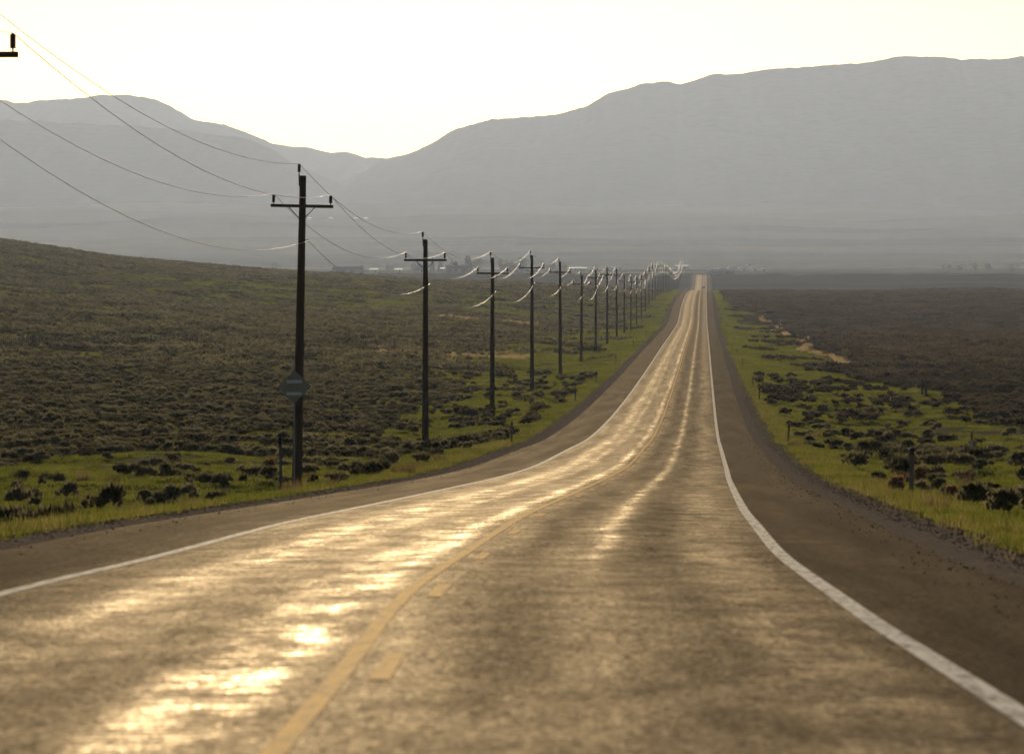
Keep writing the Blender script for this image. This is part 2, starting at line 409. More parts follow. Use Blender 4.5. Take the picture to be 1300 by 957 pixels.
# ------------------------------------------------------------------ road
rd = np.concatenate([np.arange(-300, 10, 4.), geo(10, 3640, 1.0, .006)])
def strip(name, offs, mat, lift=0., drop=None, y0=-300, y1=3640, dens=None):
    d = rd[(rd >= y0) & (rd <= y1)]
    if dens is not None: d = dens
    s = np.asarray(offs, float)
    D2, S2 = np.meshgrid(d, s, indexing='ij')
    X2 = road_x(D2) + S2
    crown = .073 - .02 * np.abs(S2)
    Z2 = road_z(D2) + crown + lift
    if drop is not None: Z2 = Z2 + np.asarray(drop)[None, :]
    return npmesh(name, np.stack([X2, D2, Z2], -1).reshape(-1, 3), grid_faces(len(d), len(s)), mat,
                  uv=np.stack([S2, D2], -1).reshape(-1, 2), smooth=True)
tag(strip('road', [-3.75, -2.5, -1.25, 0, 1.25, 2.5, 3.75], M['asphalt']), None, None, kind='structure')
tag(strip('road_shoulder', [LE, -5.2, -4.4, -3.75], M['shoulder']), None, None, kind='structure')
tag(strip('road_shoulder', [3.75, 4.4, 5, RE], M['shoulder']), None, None, kind='structure')
tag(strip('gravel_shoulder', [LG - .35, LG, LG + .5, LE - .02, LE + .12], M['gravel'], drop=[-.34, -.10, -.02, .0, -.035]), None, None, kind='structure')
tag(strip('gravel_shoulder', [RE - .12, RE + .02, RG - .5, RG, RG + .35], M['gravel'], drop=[-.035, .0, -.05, -.12, -.36]), None, None, kind='structure')
tag(strip('edge_line', [-3.75, -3.58], M['white_paint'], .005), None, None, kind='structure')
tag(strip('edge_line', [3.57, 3.74], M['white_paint'], .005), None, None, kind='structure')
tag(strip('centre_line', [-.075, .045], M['yellow_paint'], .005), None, None, kind='structure')
# the broken yellow line beside it, one sheet of dashes
vs, fs, uvs = [], [], []
y_ = -60.
while y_ < 1500:
    dd = np.linspace(y_, y_ + 3.05, 5); b = len(vs)
    for q in dd:
        for s_ in (.165, .285):
            vs.append((road_x(q) + s_, q, road_z(q) - .02 * s_ + .005)); uvs.append((s_, q))
    for i in range(4): fs.append((b + 2 * i, b + 2 * i + 1, b + 2 * i + 3, b + 2 * i + 2))
    y_ += 12.2
# keep the dashes in phase with the photograph: one starts 28 m ahead
off = (26.7 - (-60)) % 12.2
vs = [(road_x(y + off) + u[0], y + off, road_z(y + off) + .073 - .02 * u[0] + .005) for (x, y, z), u in zip(vs, uvs)]
tag(npmesh('dashed_centre_line', vs, fs, M['yellow_paint'], uv=uvs, smooth=True), None, None, kind='structure')
# road that crosses at the far end of the straight
dx = np.linspace(-40, 900, 60); a = np.array([3612., 3634.])
X2, D2 = np.meshgrid(dx, a, indexing='ij'); Z2 = ground_z(X2, D2) + .6
k = NT('pale_gravel_road'); f = k.noise(k.pos(), .05, 4); k.matte(k.mix(f, (.40, .36, .29), (.55, .50, .42))); M['pale_road'] = k.m
tag(npmesh('crossing_road', np.stack([X2, D2, Z2], -1).reshape(-1, 3), grid_faces(60, 2)[:, ::-1], M['pale_road'], smooth=True), None, None, kind='structure')

# ------------------------------------------------------------------ mountains
def mountain(name, pts, D0, D1, seed, rough=.55, xr=(-900, 2200)):
    px = np.arange(xr[0], xr[1], 4.); ridge = pchip([p_[0] for p_ in pts], [p_[1] for p_ in pts])
    X = (px - VX) / F * D1
    yr = ridge(px) + (fbm(px / 26 + seed, px * 0 + seed, 4) - .5) * 5 + (fbm(px / 5 + seed, px * 0 + 2.2, 2) - .5) * 2.0
    Zr = (HY - yr) / F * D1
    t = np.concatenate([np.linspace(0, 1, 110), np.linspace(1.03, 1.6, 14)])
    T, X2 = np.meshgrid(t, X, indexing='ij')
    D2 = D0 + (D1 - D0) * T
    zb = ground_z(X2, np.minimum(D2, D0 + 0 * D2)) - 25
    n = fbm(X2 / 420 + seed, D2 / 1500 + seed, 5)
    gul = np.abs(fbm(X2 / 330 + seed * 3, D2 / 1700 + 4, 5) - .5) * 2
    prof = np.clip(T, 0, 1) ** 1.35
    prof = prof * (1 - .5 * np.clip(T - 1, 0, 1) ** .8 * (T > 1))
    w = np.clip(T * (1 - T) * 4, 0, 1) * (T < 1)
    Z2 = zb + (Zr[None, :] - zb) * np.clip(prof + w * rough * ((n - .5) * .30 - (1 - gul) * .10 + .06), -.05, 1.0)
    # nothing on the slope in front stands above the ridge line
    lim = (Zr / D1)[None, :] * D2 * .985
    Z2 = np.where((T < 1) & (Z2 > lim), lim, Z2)
    o = npmesh(name, np.stack([X2, D2, Z2], -1).reshape(-1, 3), grid_faces(len(t), len(px)), M['mountain'], smooth=True)
    return tag(o, None, None, kind='structure')
mountain('mountain', [(-900, 160), (-300, 150), (-60, 118), (0, 127), (25, 132), (50, 128), (100, 124), (150, 121.5), (180, 122), (200, 127), (230, 143), (250, 154), (280, 157), (320, 171), (345, 182), (380, 186), (440, 195), (490, 201), (560, 205), (700, 240), (900, 260), (2200, 290)], 9900, 13500, 2.)
mountain('mountain', [(-900, 120), (-300, 140), (0, 152), (100, 157), (194, 163), (250, 168), (300, 174), (346, 190), (380, 212), (450, 240), (520, 262), (600, 275), (800, 300), (2200, 330)], 9700, 11600, 5.)
mountain('mountain', [(-900, 330), (200, 300), (330, 266), (400, 245), (450, 222), (490, 203), (520, 195), (550, 180), (580, 165), (620, 153), (650, 150), (700, 145), (740, 136), (770, 120), (800, 112), (825, 105), (845, 104), (860, 108), (900, 96), (950, 92), (1000, 87), (1050, 83), (1100, 79), (1150, 72), (1200, 73), (1240, 76), (1300, 72), (1500, 60), (1800, 90), (2200, 120)], 9500, 12400, 9.)

# ------------------------------------------------------------------ plants
def leaf_mesh(name, cen, size, up, mat, normal_bias=None, tips=None, link=True, elong=1.8):
    """one mesh of many small leaf blades: centres, sizes, growth directions"""
    n = len(cen); a = up / np.linalg.norm(up, axis=1, keepdims=True)
    r = rng.normal(size=(n, 3)); b = np.cross(a, r); b /= np.linalg.norm(b, axis=1, keepdims=True) + 1e-9
    sz = np.asarray(size)[:, None]
    v = np.stack([cen - b * sz * .5, cen + b * sz * .5, cen + a * sz * elong], 1).reshape(-1, 3)
    f = np.arange(3 * n).reshape(-1, 3)
    at = {}
    if tips is not None: at['tip'] = ('FLOAT', np.repeat(tips, 3))
    return npmesh(name, v, f, mat, attrs=at, link=link)
def bush_points(n, rx, h, lobes=7):
    """leaf positions spread through an uneven dome made of several stems' heads"""
    lc = np.stack([rng.normal(size=lobes) * rx * .42, rng.normal(size=lobes) * rx * .42, h * (.38 + .42 * rng.random(lobes))], 1)
    lr = rx * (.26 + .26 * rng.random(lobes))
    i = rng.integers(0, lobes, n); d = rng.normal(size=(n, 3)); d /= np.linalg.norm(d, axis=1, keepdims=True)
    d[:, 2] = np.where(d[:, 2] < -.3, -d[:, 2] * .5, d[:, 2])
    p_ = lc[i] + d * (lr[i] * (.55 + .45 * rng.random(n) ** .5))[:, None] * np.array([1, 1, .85])
    p_[:, 2] = np.maximum(p_[:, 2], .03)
    up = d * .7 + np.array([0, 0, .75]) + rng.normal(size=(n, 3)) * .3
    return p_, up
def make_bush(name, mat, n, rx, h, leaf, link=False, lobes=7):
    c, u = bush_points(n, rx, h, lobes)
    st = 10; a = rng.random(st) * 6.28
    sc = np.zeros((st, 3)); su = np.stack([np.cos(a) * .6, np.sin(a) * .6, np.ones(st)], 1)
    cen = np.concatenate([c, sc]); up = np.concatenate([u, su]); sz = np.concatenate([leaf * (.7 + .7 * rng.random(n)), np.full(st, h * .22)])
    return leaf_mesh(name, cen, sz, up, mat, link=link)
def make_clump(name, mat, nb, span, per):
    cs, us, sz = [], [], []
    for _ in range(nb):
        rx = .38 + .28 * rng.random(); h = rx * (1.1 + .5 * rng.random())
        c, u = bush_points(per, rx, h, 5); c[:, 0] += (rng.random() - .5) * span; c[:, 1] += (rng.random() - .5) * span
        cs.append(c); us.append(u); sz.append(.17 * (.7 + .7 * rng.random(per)))
    return leaf_mesh(name, np.concatenate(cs), np.concatenate(sz), np.concatenate(us), mat, link=False, elong=1.4)
def make_grass(name, nb, span, h0, h1, wid, dryness=.12):
    tuf = max(6, nb // 14); tc = (rng.random((tuf, 2)) - .5) * span
    i = rng.integers(0, tuf, nb); c = np.zeros((nb, 3)); c[:, :2] = tc[i] + rng.normal(size=(nb, 2)) * .09
    up = np.stack([rng.normal(size=nb) * .35, rng.normal(size=nb) * .35, np.ones(nb)], 1)
    hh = h0 + (h1 - h0) * rng.random(nb) * (.5 + rng.random(tuf)[i])
    n = nb; a = up; b = np.stack([np.cos(rng.random(n) * 6.28), np.sin(rng.random(n) * 6.28), np.zeros(n)], 1)
    w = wid * (.7 + .6 * rng.random(n))[:, None]
    v = np.stack([c - b * w, c + b * w, c + a * hh[:, None]], 1).reshape(-1, 3)
    tip = np.repeat((rng.random(tuf)[i] < dryness).astype(float) * .9, 3)
    return npmesh(name, v, np.arange(3 * n).reshape(-1, 3), M['grass'], attrs={'tip': ('FLOAT', tip)}, link=False)

def collection(name, objs):
    c = bpy.data.collections.new(name)
    for o in objs: c.objects.link(o)
    return c
def scatter(name, pts, coll, scale, kinds, tilt=True):
    """one stuff object: instances on points through geometry nodes"""
    pts = np.asarray(pts, np.float32); n = len(pts)
    z = rng.random(n) * 6.283
    rot = np.zeros((n, 3)); rot[:, 2] = z
    if tilt:
        e = 1.5; gx = (ground_z(pts[:, 0] + e, pts[:, 1]) - ground_z(pts[:, 0] - e, pts[:, 1])) / (2 * e)
        gy = (ground_z(pts[:, 0], pts[:, 1] + e) - ground_z(pts[:, 0], pts[:, 1] - e)) / (2 * e)
        ax, ay = np.clip(np.arctan(gy), -.4, .4), np.clip(-np.arctan(gx), -.4, .4)
        rot[:, 0] = np.cos(z) * ax + np.sin(z) * ay; rot[:, 1] = -np.sin(z) * ax + np.cos(z) * ay
    me = bpy.data.meshes.new(name); me.vertices.add(n); me.vertices.foreach_set('co', pts.ravel())
    a = me.attributes.new('rot', 'FLOAT_VECTOR', 'POINT'); a.data.foreach_set('vector', rot.astype(np.float32).ravel())
    a = me.attributes.new('size', 'FLOAT', 'POINT'); a.data.foreach_set('value', np.asarray(scale, np.float32))
    a = me.attributes.new('sort', 'INT', 'POINT'); a.data.foreach_set('value', rng.integers(0, kinds, n).astype(np.int32))
    o = bpy.data.objects.new(name, me); COL.objects.link(o)
    ng = bpy.data.node_groups.new('scatter_' + name, 'GeometryNodeTree')
    ng.interface.new_socket('Geometry', in_out='INPUT', socket_type='NodeSocketGeometry')
    ng.interface.new_socket('Geometry', in_out='OUTPUT', socket_type='NodeSocketGeometry')
    N = ng.nodes; L = ng.links
    gi = N.new('NodeGroupInput'); go = N.new('NodeGroupOutput'); ip = N.new('GeometryNodeInstanceOnPoints')
    ci = N.new('GeometryNodeCollectionInfo'); ci.inputs['Collection'].default_value = coll
    ci.inputs['Separate Children'].default_value = True; ci.inputs['Reset Children'].default_value = True
    def at(nm, ty):
        q = N.new('GeometryNodeInputNamedAttribute'); q.data_type = ty; q.inputs['Name'].default_value = nm
        return [s_ for s_ in q.outputs if s_.enabled and s_.name == 'Attribute'][0]
    L.new(gi.outputs[0], ip.inputs['Points']); L.new(ci.outputs[0], ip.inputs['Instance'])
    ip.inputs['Pick Instance'].default_value = True
    L.new(at('sort', 'INT'), ip.inputs['Instance Index']); L.new(at('rot', 'FLOAT_VECTOR'), ip.inputs['Rotation'])
    L.new(at('size', 'FLOAT'), ip.inputs['Scale']); L.new(ip.outputs[0], go.inputs[0])
    md = o.modifiers.new('scatter', 'NODES'); md.node_group = ng
    return tag(o, None, None, kind='stuff')

def wedge(n, d0, d1, x0=None, x1=None, margin=60):
    """random ground points inside the photographed wedge (and a little beyond its sides)"""
    D = np.sqrt(d0 ** 2 + (d1 ** 2 - d0 ** 2) * rng.random(n))
    lo = (-margin - VX) / F * D - 2; hi = (1300 + margin - VX) / F * D + 2
    X = lo + (hi - lo) * rng.random(n)
    return X, D
def wedge_n(per_m2, d0, d1, margin=60):
    return int(per_m2 * (1300 + 2 * margin) / F * (d1 ** 2 - d0 ** 2) / 2)
def off_road(X, D, pad=.3):
    s = X - road_x(D); return (s < LG - pad) | (s > RG + pad)

sages = [make_bush('sagebrush_plant', M['sage'], 620, .50 + .1 * rng.random(), .62 + .2 * rng.random(), .075) for _ in range(5)]
C_sage = collection('sagebrush_plants', sages)
dsages = [make_bush('dark_sagebrush_plant', M['dark_sage'], 500, .52, .66 + .15 * rng.random(), .085) for _ in range(3)]
C_dsage = collection('dark_sagebrush_plants', dsages)
clumps = [make_clump('sagebrush_clump', M['sage'], 11, 5.6, 46) for _ in range(4)]
C_clump = collection('sagebrush_clumps', clumps)
dclumps = [make_clump('dark_sagebrush_clump', M['dark_sage'], 17, 5.0, 46) for _ in range(4)]
C_dclump = collection('dark_sagebrush_clumps', dclumps)
grasses = [make_grass('grass_patch', 300, 1.7, .05, .18, .012, .12) for _ in range(4)]
C_grass = collection('grass_patches', grasses)
talls = [make_grass('tall_grass_patch', 170, 1.2, .08, .26, .010, .34) for _ in range(3)]
C_tall = collection('tall_grass_patches', talls)
drys = [make_bush('dry_plant', M['dry'], 420, .42, .62, .06, lobes=5) for _ in range(2)]

def brush_density(X, D):
    """chance that brush stands at a spot"""
    s = X - road_x(D); g, t, dk = cover_masks(X, D)
    d = 1 - ss(.30, .9, g) * .93
    d = d * (1 - .92 * t)
    pat = fbm(X / 11 + 50, D / 18 + 20, 4)
    d = np.where(s < 0, d * (.45 + .75 * ss(.36, .6, pat)), d * (.7 + .5 * ss(.35, .6, pat)))
    # a brushy patch inside the right verge, nearer than the crest
    d = np.where((s > 13) & (D > 215) & (D < 420), np.maximum(d, .6 * ss(.54, .63, fbm(X / 8 + 5, D / 60, 3))), d)
    d = np.where((s > 7.5) & (s < 13) & (D > 420) & (D < 1900), np.maximum(d, .25 * ss(.56, .66, fbm(X / 5 + 25, D / 40, 3))), d)
    d = np.where((D < 240) & (s < 0), d * .4, d); d = d * (1 - .97 * np.exp(-((X - 17.0) / 4.6) ** 2) * ss(560, 600, D) * ss(1500, 1100, D))
    return np.clip(d, 0, 1)

# near brush, single plants
n = wedge_n(1.1, 60, 520); X, D = wedge(n, 60, 520)
keep = off_road(X, D, 1.2) & (rng.random(n) < brush_density(X, D)); X, D = X[keep], D[keep]
Z = ground_z(X, D) - .05
scl = (.45 + .60 * rng.random(len(X))) * np.where(D < 250, 1.05, 1)
# the 150 that show largest are plants of their own, the rest is one mass
px_big = scl / D; inframe = ((X / D * F + VX) > 0) & ((X / D * F + VX) < 1300)
order = np.argsort(-px_big * inframe); own = np.zeros(len(X), bool); own[order[:280]] = True
m = ~own; s_ = X - road_x(D)
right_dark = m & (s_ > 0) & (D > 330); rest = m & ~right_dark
scatter('sagebrush', np.stack([X, D, Z], -1)[rest], C_sage, scl[rest], 5)
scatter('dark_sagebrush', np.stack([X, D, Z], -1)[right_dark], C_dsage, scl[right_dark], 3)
GL = 'grey-green sagebrush bushes on the left verge'; GR = 'grey-green sagebrush bushes on the right verge'
for i in np.nonzero(own)[0]:
    o = bpy.data.objects.new('sagebrush_bush', sages[int(rng.integers(5))].data); COL.objects.link(o)
    o.location = (X[i], D[i], Z[i]); o.rotation_euler = (0, 0, rng.random() * 6.28); o.scale = (scl[i],) * 3
    if s_[i] < 0: tag(o, 'low grey-green sagebrush bush on the near ground left of the road', 'bush', GL)
    else: tag(o, 'low grey-green sagebrush bush on the near ground right of the road', 'bush', GR)
# far brush, in clumps
n = wedge_n(.050, 520, 2600); X, D = wedge(n, 520, 2600)
keep = off_road(X, D, 4.0) & (rng.random(n) < brush_density(X, D)); X, D = X[keep], D[keep]
Z = ground_z(X, D) - .08; scl = .85 + .4 * rng.random(len(X)); s_ = X - road_x(D)
scatter('sagebrush', np.stack([X, D, Z], -1)[s_ < 0], C_clump, scl[s_ < 0], 4)
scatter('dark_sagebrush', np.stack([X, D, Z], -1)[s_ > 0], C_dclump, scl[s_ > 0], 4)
# grass
n = wedge_n(1.5, 45, 760); X, D = wedge(n, 45, 760)
g, t, dk = cover_masks(X, D)
keep = off_road(X, D, .35) & (rng.random(n) > t) & (rng.random(n) < np.clip(g * 1.1, 0.03, 1)) & (rng.random(n) < 1.15 - ss(250, 760, D) * .6); X, D = X[keep], D[keep]
scatter('grass', np.stack([X, D, ground_z(X, D) - .02], -1), C_grass, (.7 + .5 * rng.random(len(X))) * (1 + .5 * ss(250, 700, D)), 4)
n = wedge_n(.34, 700, 2300); X, D = wedge(n, 700, 2300)
g, t, dk = cover_masks(X, D)
keep = off_road(X, D, 1.5) & (rng.random(n) > t * 1.2) & (rng.random(n) < np.where(X > -26, g, g * .5)) & (X < 22); X, D = X[keep], D[keep]
scatter('grass', np.stack([X, D, ground_z(X, D) - .03], -1), C_grass, 1.7 + .7 * rng.random(len(X)), 4)
# taller grass along the gravel
vx, vd = [], []
n = 3600; D = 45 + 650 * rng.random(n) ** 1.6; side = np.where(rng.random(n) < .5, LG - .3 - 1.5 * rng.random(n) ** 1.5, RG + .3 + 1.4 * rng.random(n) ** 1.5)
X = road_x(D) + side
keep = fbm(X / 2.2 + 9, D / 6, 3) > .47; X, D = X[keep], D[keep]
scatter('tall_grass', np.stack([X, D, ground_z(X, D) - .03], -1), C_tall, .7 + .5 * rng.random(len(X)), 3)
# loose stones on the gravel
stones = []
for _ in range(3):
    bm = bmesh.new(); bmesh.ops.create_icosphere(bm, subdivisions=1, radius=.05)
    for v_ in bm.verts: v_.co = v_.co * (.7 + .6 * random.random()); v_.co.z *= .7
    me = bpy.data.meshes.new('stone'); bm.to_mesh(me); bm.free(); me.materials.append(M['stone']); stones.append(bpy.data.objects.new('stone', me))
C_stone = collection('stones', stones)
n = 22000; D = 28 + 420 * rng.random(n) ** 1.5; rgt = rng.random(n) < .62
u_ = rng.random(n)
stray = (rng.random(n) < .12) * (rng.random(n) ** 2) * .9
side = np.where(rgt, RE + .05 + u_ * (RG - RE + .2), LE - .05 - u_ * (LE - LG + .2)); side = np.where(stray > 0, np.where(rgt, RE - stray, LE + stray), side); X = road_x(D) + side
Zs = road_z(D) + .073 - .02 * np.abs(side) + np.where(stray > 0, 0, np.where(rgt, -.05 - .08 * ss(.6, 1, u_), -.03 - .08 * ss(.6, 1, u_))) + .02
scatter('loose_gravel', np.stack([X, D, Zs], -1), C_stone, (.22 + .6 * rng.random(n) ** 3) * np.where(stray > 0, .5, 1), 3, tilt=False)

# dry tan bushes one can single out
for x, y_base, sc_, lab in ((220, 594, 1.0, 'rounded dry tan bush among green grass left of the utility pole'),
                            (343, 606, 1.15, 'tall dry straw-coloured bush just left of the grey roadside post'),
                            (398, 618, .7, 'small dry brown bush at the foot of the nearest full pole'),
                            (25, 640, 1.0, 'thin dry bush in the green grass near the left frame edge'),
                            (1168, 622, 1.1, 'dry orange-tan bush behind the dark post on the right verge'),
                            (1140, 632, .8, 'pale dry bush beside the dark post on the right verge'),
                            (1210, 640, .7, 'small dry bush in the grass right of the dark post')):
    best = None
    for dd in np.linspace(60, 320, 700):
        X_ = (x - VX) / F * dd; e = abs(HY - gz(X_, dd) * F / dd - y_base)
        if best is None or e < best[0]: best = (e, X_, dd)
    o = bpy.data.objects.new('dry_bush', drys[random.randrange(2)].data); COL.objects.link(o)
    o.location = (best[1], best[2], gz(best[1], best[2]) - .04); o.scale = (sc_, sc_, sc_ * 1.15); o.rotation_euler = (0, 0, random.random() * 6)
    tag(o, lab, 'bush', 'dry tan bushes on the verges')

def make_tuft():
    nb = 110; a = rng.random(nb) * 6.28; r = .14 * rng.random(nb) ** .5
    c = np.stack([r * np.cos(a), r * np.sin(a), np.zeros(nb)], 1); up = np.stack([np.cos(a) * .5 * rng.random(nb), np.sin(a) * .5 * rng.random(nb), np.ones(nb)], 1)
    return leaf_mesh('dry_tuft', c, np.full(nb, .012), up, M['dry'], link=False, elong=18 + 22 * rng.random((nb, 1)))
tufts = [make_tuft().data for _ in range(3)]
for sd, lo, hi, lab in ((-1, 7.9, 24, 'knee-low tuft of straw-coloured dry grass on the left verge'), (1, 7.4, 17, 'knee-low tuft of straw-coloured dry grass on the right verge')):
    for _ in range(30):
        dd = 65 + 230 * random.random(); xx = float(road_x(dd)) + sd * (lo + (hi - lo) * random.random() ** 1.6)
        if not -VX / F * dd - 1 < xx < (1300 - VX) / F * dd + 1: continue
        o = bpy.data.objects.new('dry_tuft', random.choice(tufts)); COL.objects.link(o); q = .7 + .7 * random.random()
        o.location = (xx, dd, gz(xx, dd) - .02); o.scale = (q * 1.3, q * 1.3, q); o.rotation_euler = (0, 0, random.random() * 6)
        tag(o, lab, 'grass tuft', 'dry grass tufts on the %s verge' % ('left' if sd < 0 else 'right'))

straws = []
for q in tufts:
    q = q.copy(); q.materials.clear(); q.materials.append(M['straw']); straws.append(bpy.data.objects.new('straw_tuft', q))
n = 2800; D = 588 + 760 * rng.random(n) ** 1.2
X = 17.4 + 1.6 * np.sin(D / 43) + .8 * np.sin(D / 17) + rng.normal(size=n) * .3; ok = fbm(X / 30, D / 15, 3) > .44
n2 = 900; X = np.concatenate([X[ok], -50 + 26 * rng.random(n2), -64 + 26 * rng.random(n2)]); D = np.concatenate([D[ok], 655 + rng.normal(size=n2) * 9, 1090 + rng.normal(size=n2) * 26])
scatter('dry_grass', np.stack([X, D, ground_z(X, D) - .02], -1), collection('straw_tufts', straws), 1.0 + .7 * rng.random(len(X)), 3)

# ------------------------------------------------------------------ utility poles
def insulator_bm(mb, x, y, z, h=.36):
    mb.tube([(x, y, z - .10), (x, y, z + .05)], .018, 8)
    pts, rad = [], []
    nsh = 6
    for i in range(nsh):
        b = z + .04 + (h - .06) * i / nsh; e = (h - .06) / nsh
        pts += [(x, y, b), (x, y, b + e * .30), (x, y, b + e * .42), (x, y, b + e * .9)]; rad += [.052, .075, .075, .050]
    pts += [(x, y, z + h - .02), (x, y, z + h)]; rad += [.045, .03]
    mb.tube(pts, rad, 10); return mb
P_Y = [100.5 + 88.5 * i for i in range(40)]
P_TOP = {1: 3.56, 2: 1.39, 3: .45, 4: .84, 5: .27, 6: -1.5, 7: -.92, 8: -.7, 9: -1., 10: -2.4, 11: -2.9}
ORD = 'nearest second third fourth fifth sixth seventh eighth ninth tenth eleventh twelfth thirteenth fourteenth fifteenth sixteenth'.split()
attach = {'top': [], 'left': [], 'right': [], 'low': []}
POLE_G = 'utility poles along the left side of the road'
protos = {}
def make_pole(H):
    """tapered wooden pole with crossarm, two braces and three post insulators; origin at the ground"""
    t = thing('utility_pole', '', 'utility pole', (0, 0, 0), 0, POLE_G)
    lean = .0
    zs = np.linspace(-.6, H, 9)
    mb = MB(); mb.tube([(0, 0, z) for z in zs], [.205 - .075 * max(0, z) / H for z in zs], 14); mb.build('pole_shaft', M['pole'], t, True)
    za = H - 1.22
    mb = MB(); mb.box((0, -.2, za), (2.5, .10, .125), bevel=.012); mb.build('crossarm', M['arm'], t)
    for s in (-1, 1):
        mb = MB(); mb.tube([(s * .52, -.262, za - .05), (s * .07, -.20, za - .52)], .018, 6); mb.build('brace', M['iron'], t)
    for s in (-1, 1):
        insulator_bm(MB(), s * 1.14, -.2, za + .09).build('insulator', M['porcelain'], t, True)
    mb = MB(); mb.tube([(-.14, 0, H - .42), (-.16, 0, H + .05)], .028, 6); mb.tube([(-.16, 0, H - .3), (0, 0, H - .3)], .02, 6)
    mb.build('ridge_bracket', M['iron'], t)
    insulator_bm(MB(), -.16, 0, H + .10).build('insulator', M['porcelain'], t, True)
    mb = MB(); mb.tube([(.13, 0, H - 2.6), (.27, 0, H - 2.6)], [.03, .05], 8); mb.build('spool_insulator', M['porcelain'], t)
    return t
for i, y in enumerate(P_Y):
    x = -16.3 if i else -15.85
    if i > 2: x = -16.4
    x += (random.random() - .5) * .2
    b = gz(x, y)
    top = P_TOP.get(i, b + 11.6 + .6 * random.random()) if i else b + 11.3
    if i == 0: top = 4.44 + 1.22
    H = round(top - b, 1)
    if H not in protos: protos[H] = make_pole(H); t = protos[H]
    else: t = copy_tree(protos[H])
    t.location = (x, y, b); rl = (.020 if i == 1 else .012 * (random.random() - .3)); t.rotation_euler = (.006 * (random.random() - .5), rl, (.02 if i > 1 else .0) + .02 * (random.random() - .5))
    if i == 0: t['label'] = 'utility pole cut by the left frame edge, its crossarm tip with ribbed insulator showing'
    elif i <= 14: t['label'] = 'brown wooden utility pole with crossarm, %s from the road sign along the row' % ORD[i - 1]
    elif i <= 24: t['label'] = 'small distant utility pole in the crowded row climbing toward the road crest'
    else: t['label'] = 'tiny faded utility pole at the far end of the row beyond the road crest'
    R_ = Matrix.Translation((x, y, b)) @ t.rotation_euler.to_matrix().to_4x4(); za = H - 1.22
    attach['top'].append(R_ @ Vector((-.16, 0, H + .47))); attach['left'].append(R_ @ Vector((-1.14, -.2, za + .46)))
    attach['right'].append(R_ @ Vector((1.14, -.2, za + .46))); attach['low'].append(R_ @ Vector((.27, 0, H - 2.6)))
for kk, lab, sag in (('top', 'thin wire strung along the tops of the utility poles', 1.05), ('left', 'thin wire strung along the outer left crossarm ends', 1.2),
                     ('right', 'thin wire strung along the right crossarm ends toward the road', 1.2), ('low', 'lower neutral wire fixed to the pole shafts below the crossarms', 1.3)):
    pts = []; A = attach[kk]
    A = [A[0] + (A[0] - A[1])] + A
    for a_, b_ in zip(A, A[1:]):
        for j in range(16):
            t_ = j / 16; q = a_.lerp(b_, t_); q.z -= 4 * sag * t_ * (1 - t_); pts.append(q)
    pts.append(A[-1])
    mb = MB(); mb.tube(pts, [.0095 + max(0, q.y - 300) * .000005 for q in pts], 6)
    tag(mb.build('power_line', M['wire'], None, True), lab, 'power line', 'power lines on the utility poles')

# ------------------------------------------------------------------ roadside posts and sign
def place(x, y_base, d0=60, d1=1500):
    """the spot on the ground that a point of the photograph shows"""
    dd = np.linspace(d0, d1, 4000); X_ = (x - VX) / F * dd
    e = np.abs(HY - ground_z(X_, dd) * F / dd - y_base); i = int(np.argmin(e)); return float(X_[i]), float(dd[i])
sy = 172.; sx = (373.5 - VX) / F * sy; sb = gz(sx, sy)
t = thing('road_sign', 'diamond road sign seen from its grey back, in front of the nearest full utility pole', 'road sign', (sx, sy, sb))
ztop = (HY - 466) / F * sy - sb; zc = (HY - 491) / F * sy - sb
mb = MB(); mb.box((0, 0, (ztop + .1) / 2 - .2), (.06, .045, ztop + .5)); mb.build('post', M['steel'], t)
r_ = .60; mb = MB()
co = []
for a_ in range(4):
    for da in (-.10, -.04, .04, .10):
        an = a_ * math.pi / 2 + da; rr = r_ * (1 - abs(da) * .7); co.append((rr * math.cos(an) * 1.0, zc + rr * math.sin(an)))
mb.prism(co, .030, .036); mb.build('sign_panel', M['sign_back'], t)
for dz in (.19, -.25):
    mb = MB(); mb.box((0, -.012, zc + dz), (.56, .05, .12), bevel=.01); mb.build('bracket', M['bracket'], t)

def delineator(name, label, X_, D_, h, kind, group, w=.10):
    t = thing(name, label, 'marker post', (X_, D_, gz(X_, D_)), (random.random() - .5) * .3, group)
    t.rotation_euler[1] = (random.random() - .5) * .08
    cap = {'dark': 'post_dark', 'red': 'post_red', 'dome': 'post_dark'}[kind]
    body = {'dark': 'post_grey', 'red': 'post_white', 'dome': 'post_grey'}[kind]
    hc = h * (.27 if kind == 'dark' else .42 if kind == 'red' else .12)
    mb = MB(); mb.prism([(-w / 2, -.3), (w / 2, -.3), (w / 2, h - hc), (-w / 2, h - hc)], -.018, .018); mb.build('post', M[body], t)
    mb = MB()
    if kind == 'dome':
        mb.tube([(0, 0, h - hc - .02), (0, 0, h - .07), (0, 0, h - .04), (0, 0, h + .02)], [w * .55, w * .6, w * .95, w * .25], 12)
    else:
        mb.prism([(-w * .55, h - hc), (w * .55, h - hc), (w * .55, h - .03), (w * .3, h), (-w * .3, h), (-w * .55, h - .03)], -.024, .024)
    mb.build('reflector_cap', M[cap], t); return t
ML = 'marker posts along the left edge of the road'; MR = 'marker posts along the right edge of the road'
X_, D_ = place(357, 624, 80, 200)
delineator('delineator_post', 'tall grey marker post with dark top beside the road sign, nearest on the left', X_, D_, 1.25 * 75 / (1.25 * F / D_), 'dark', ML, .11)
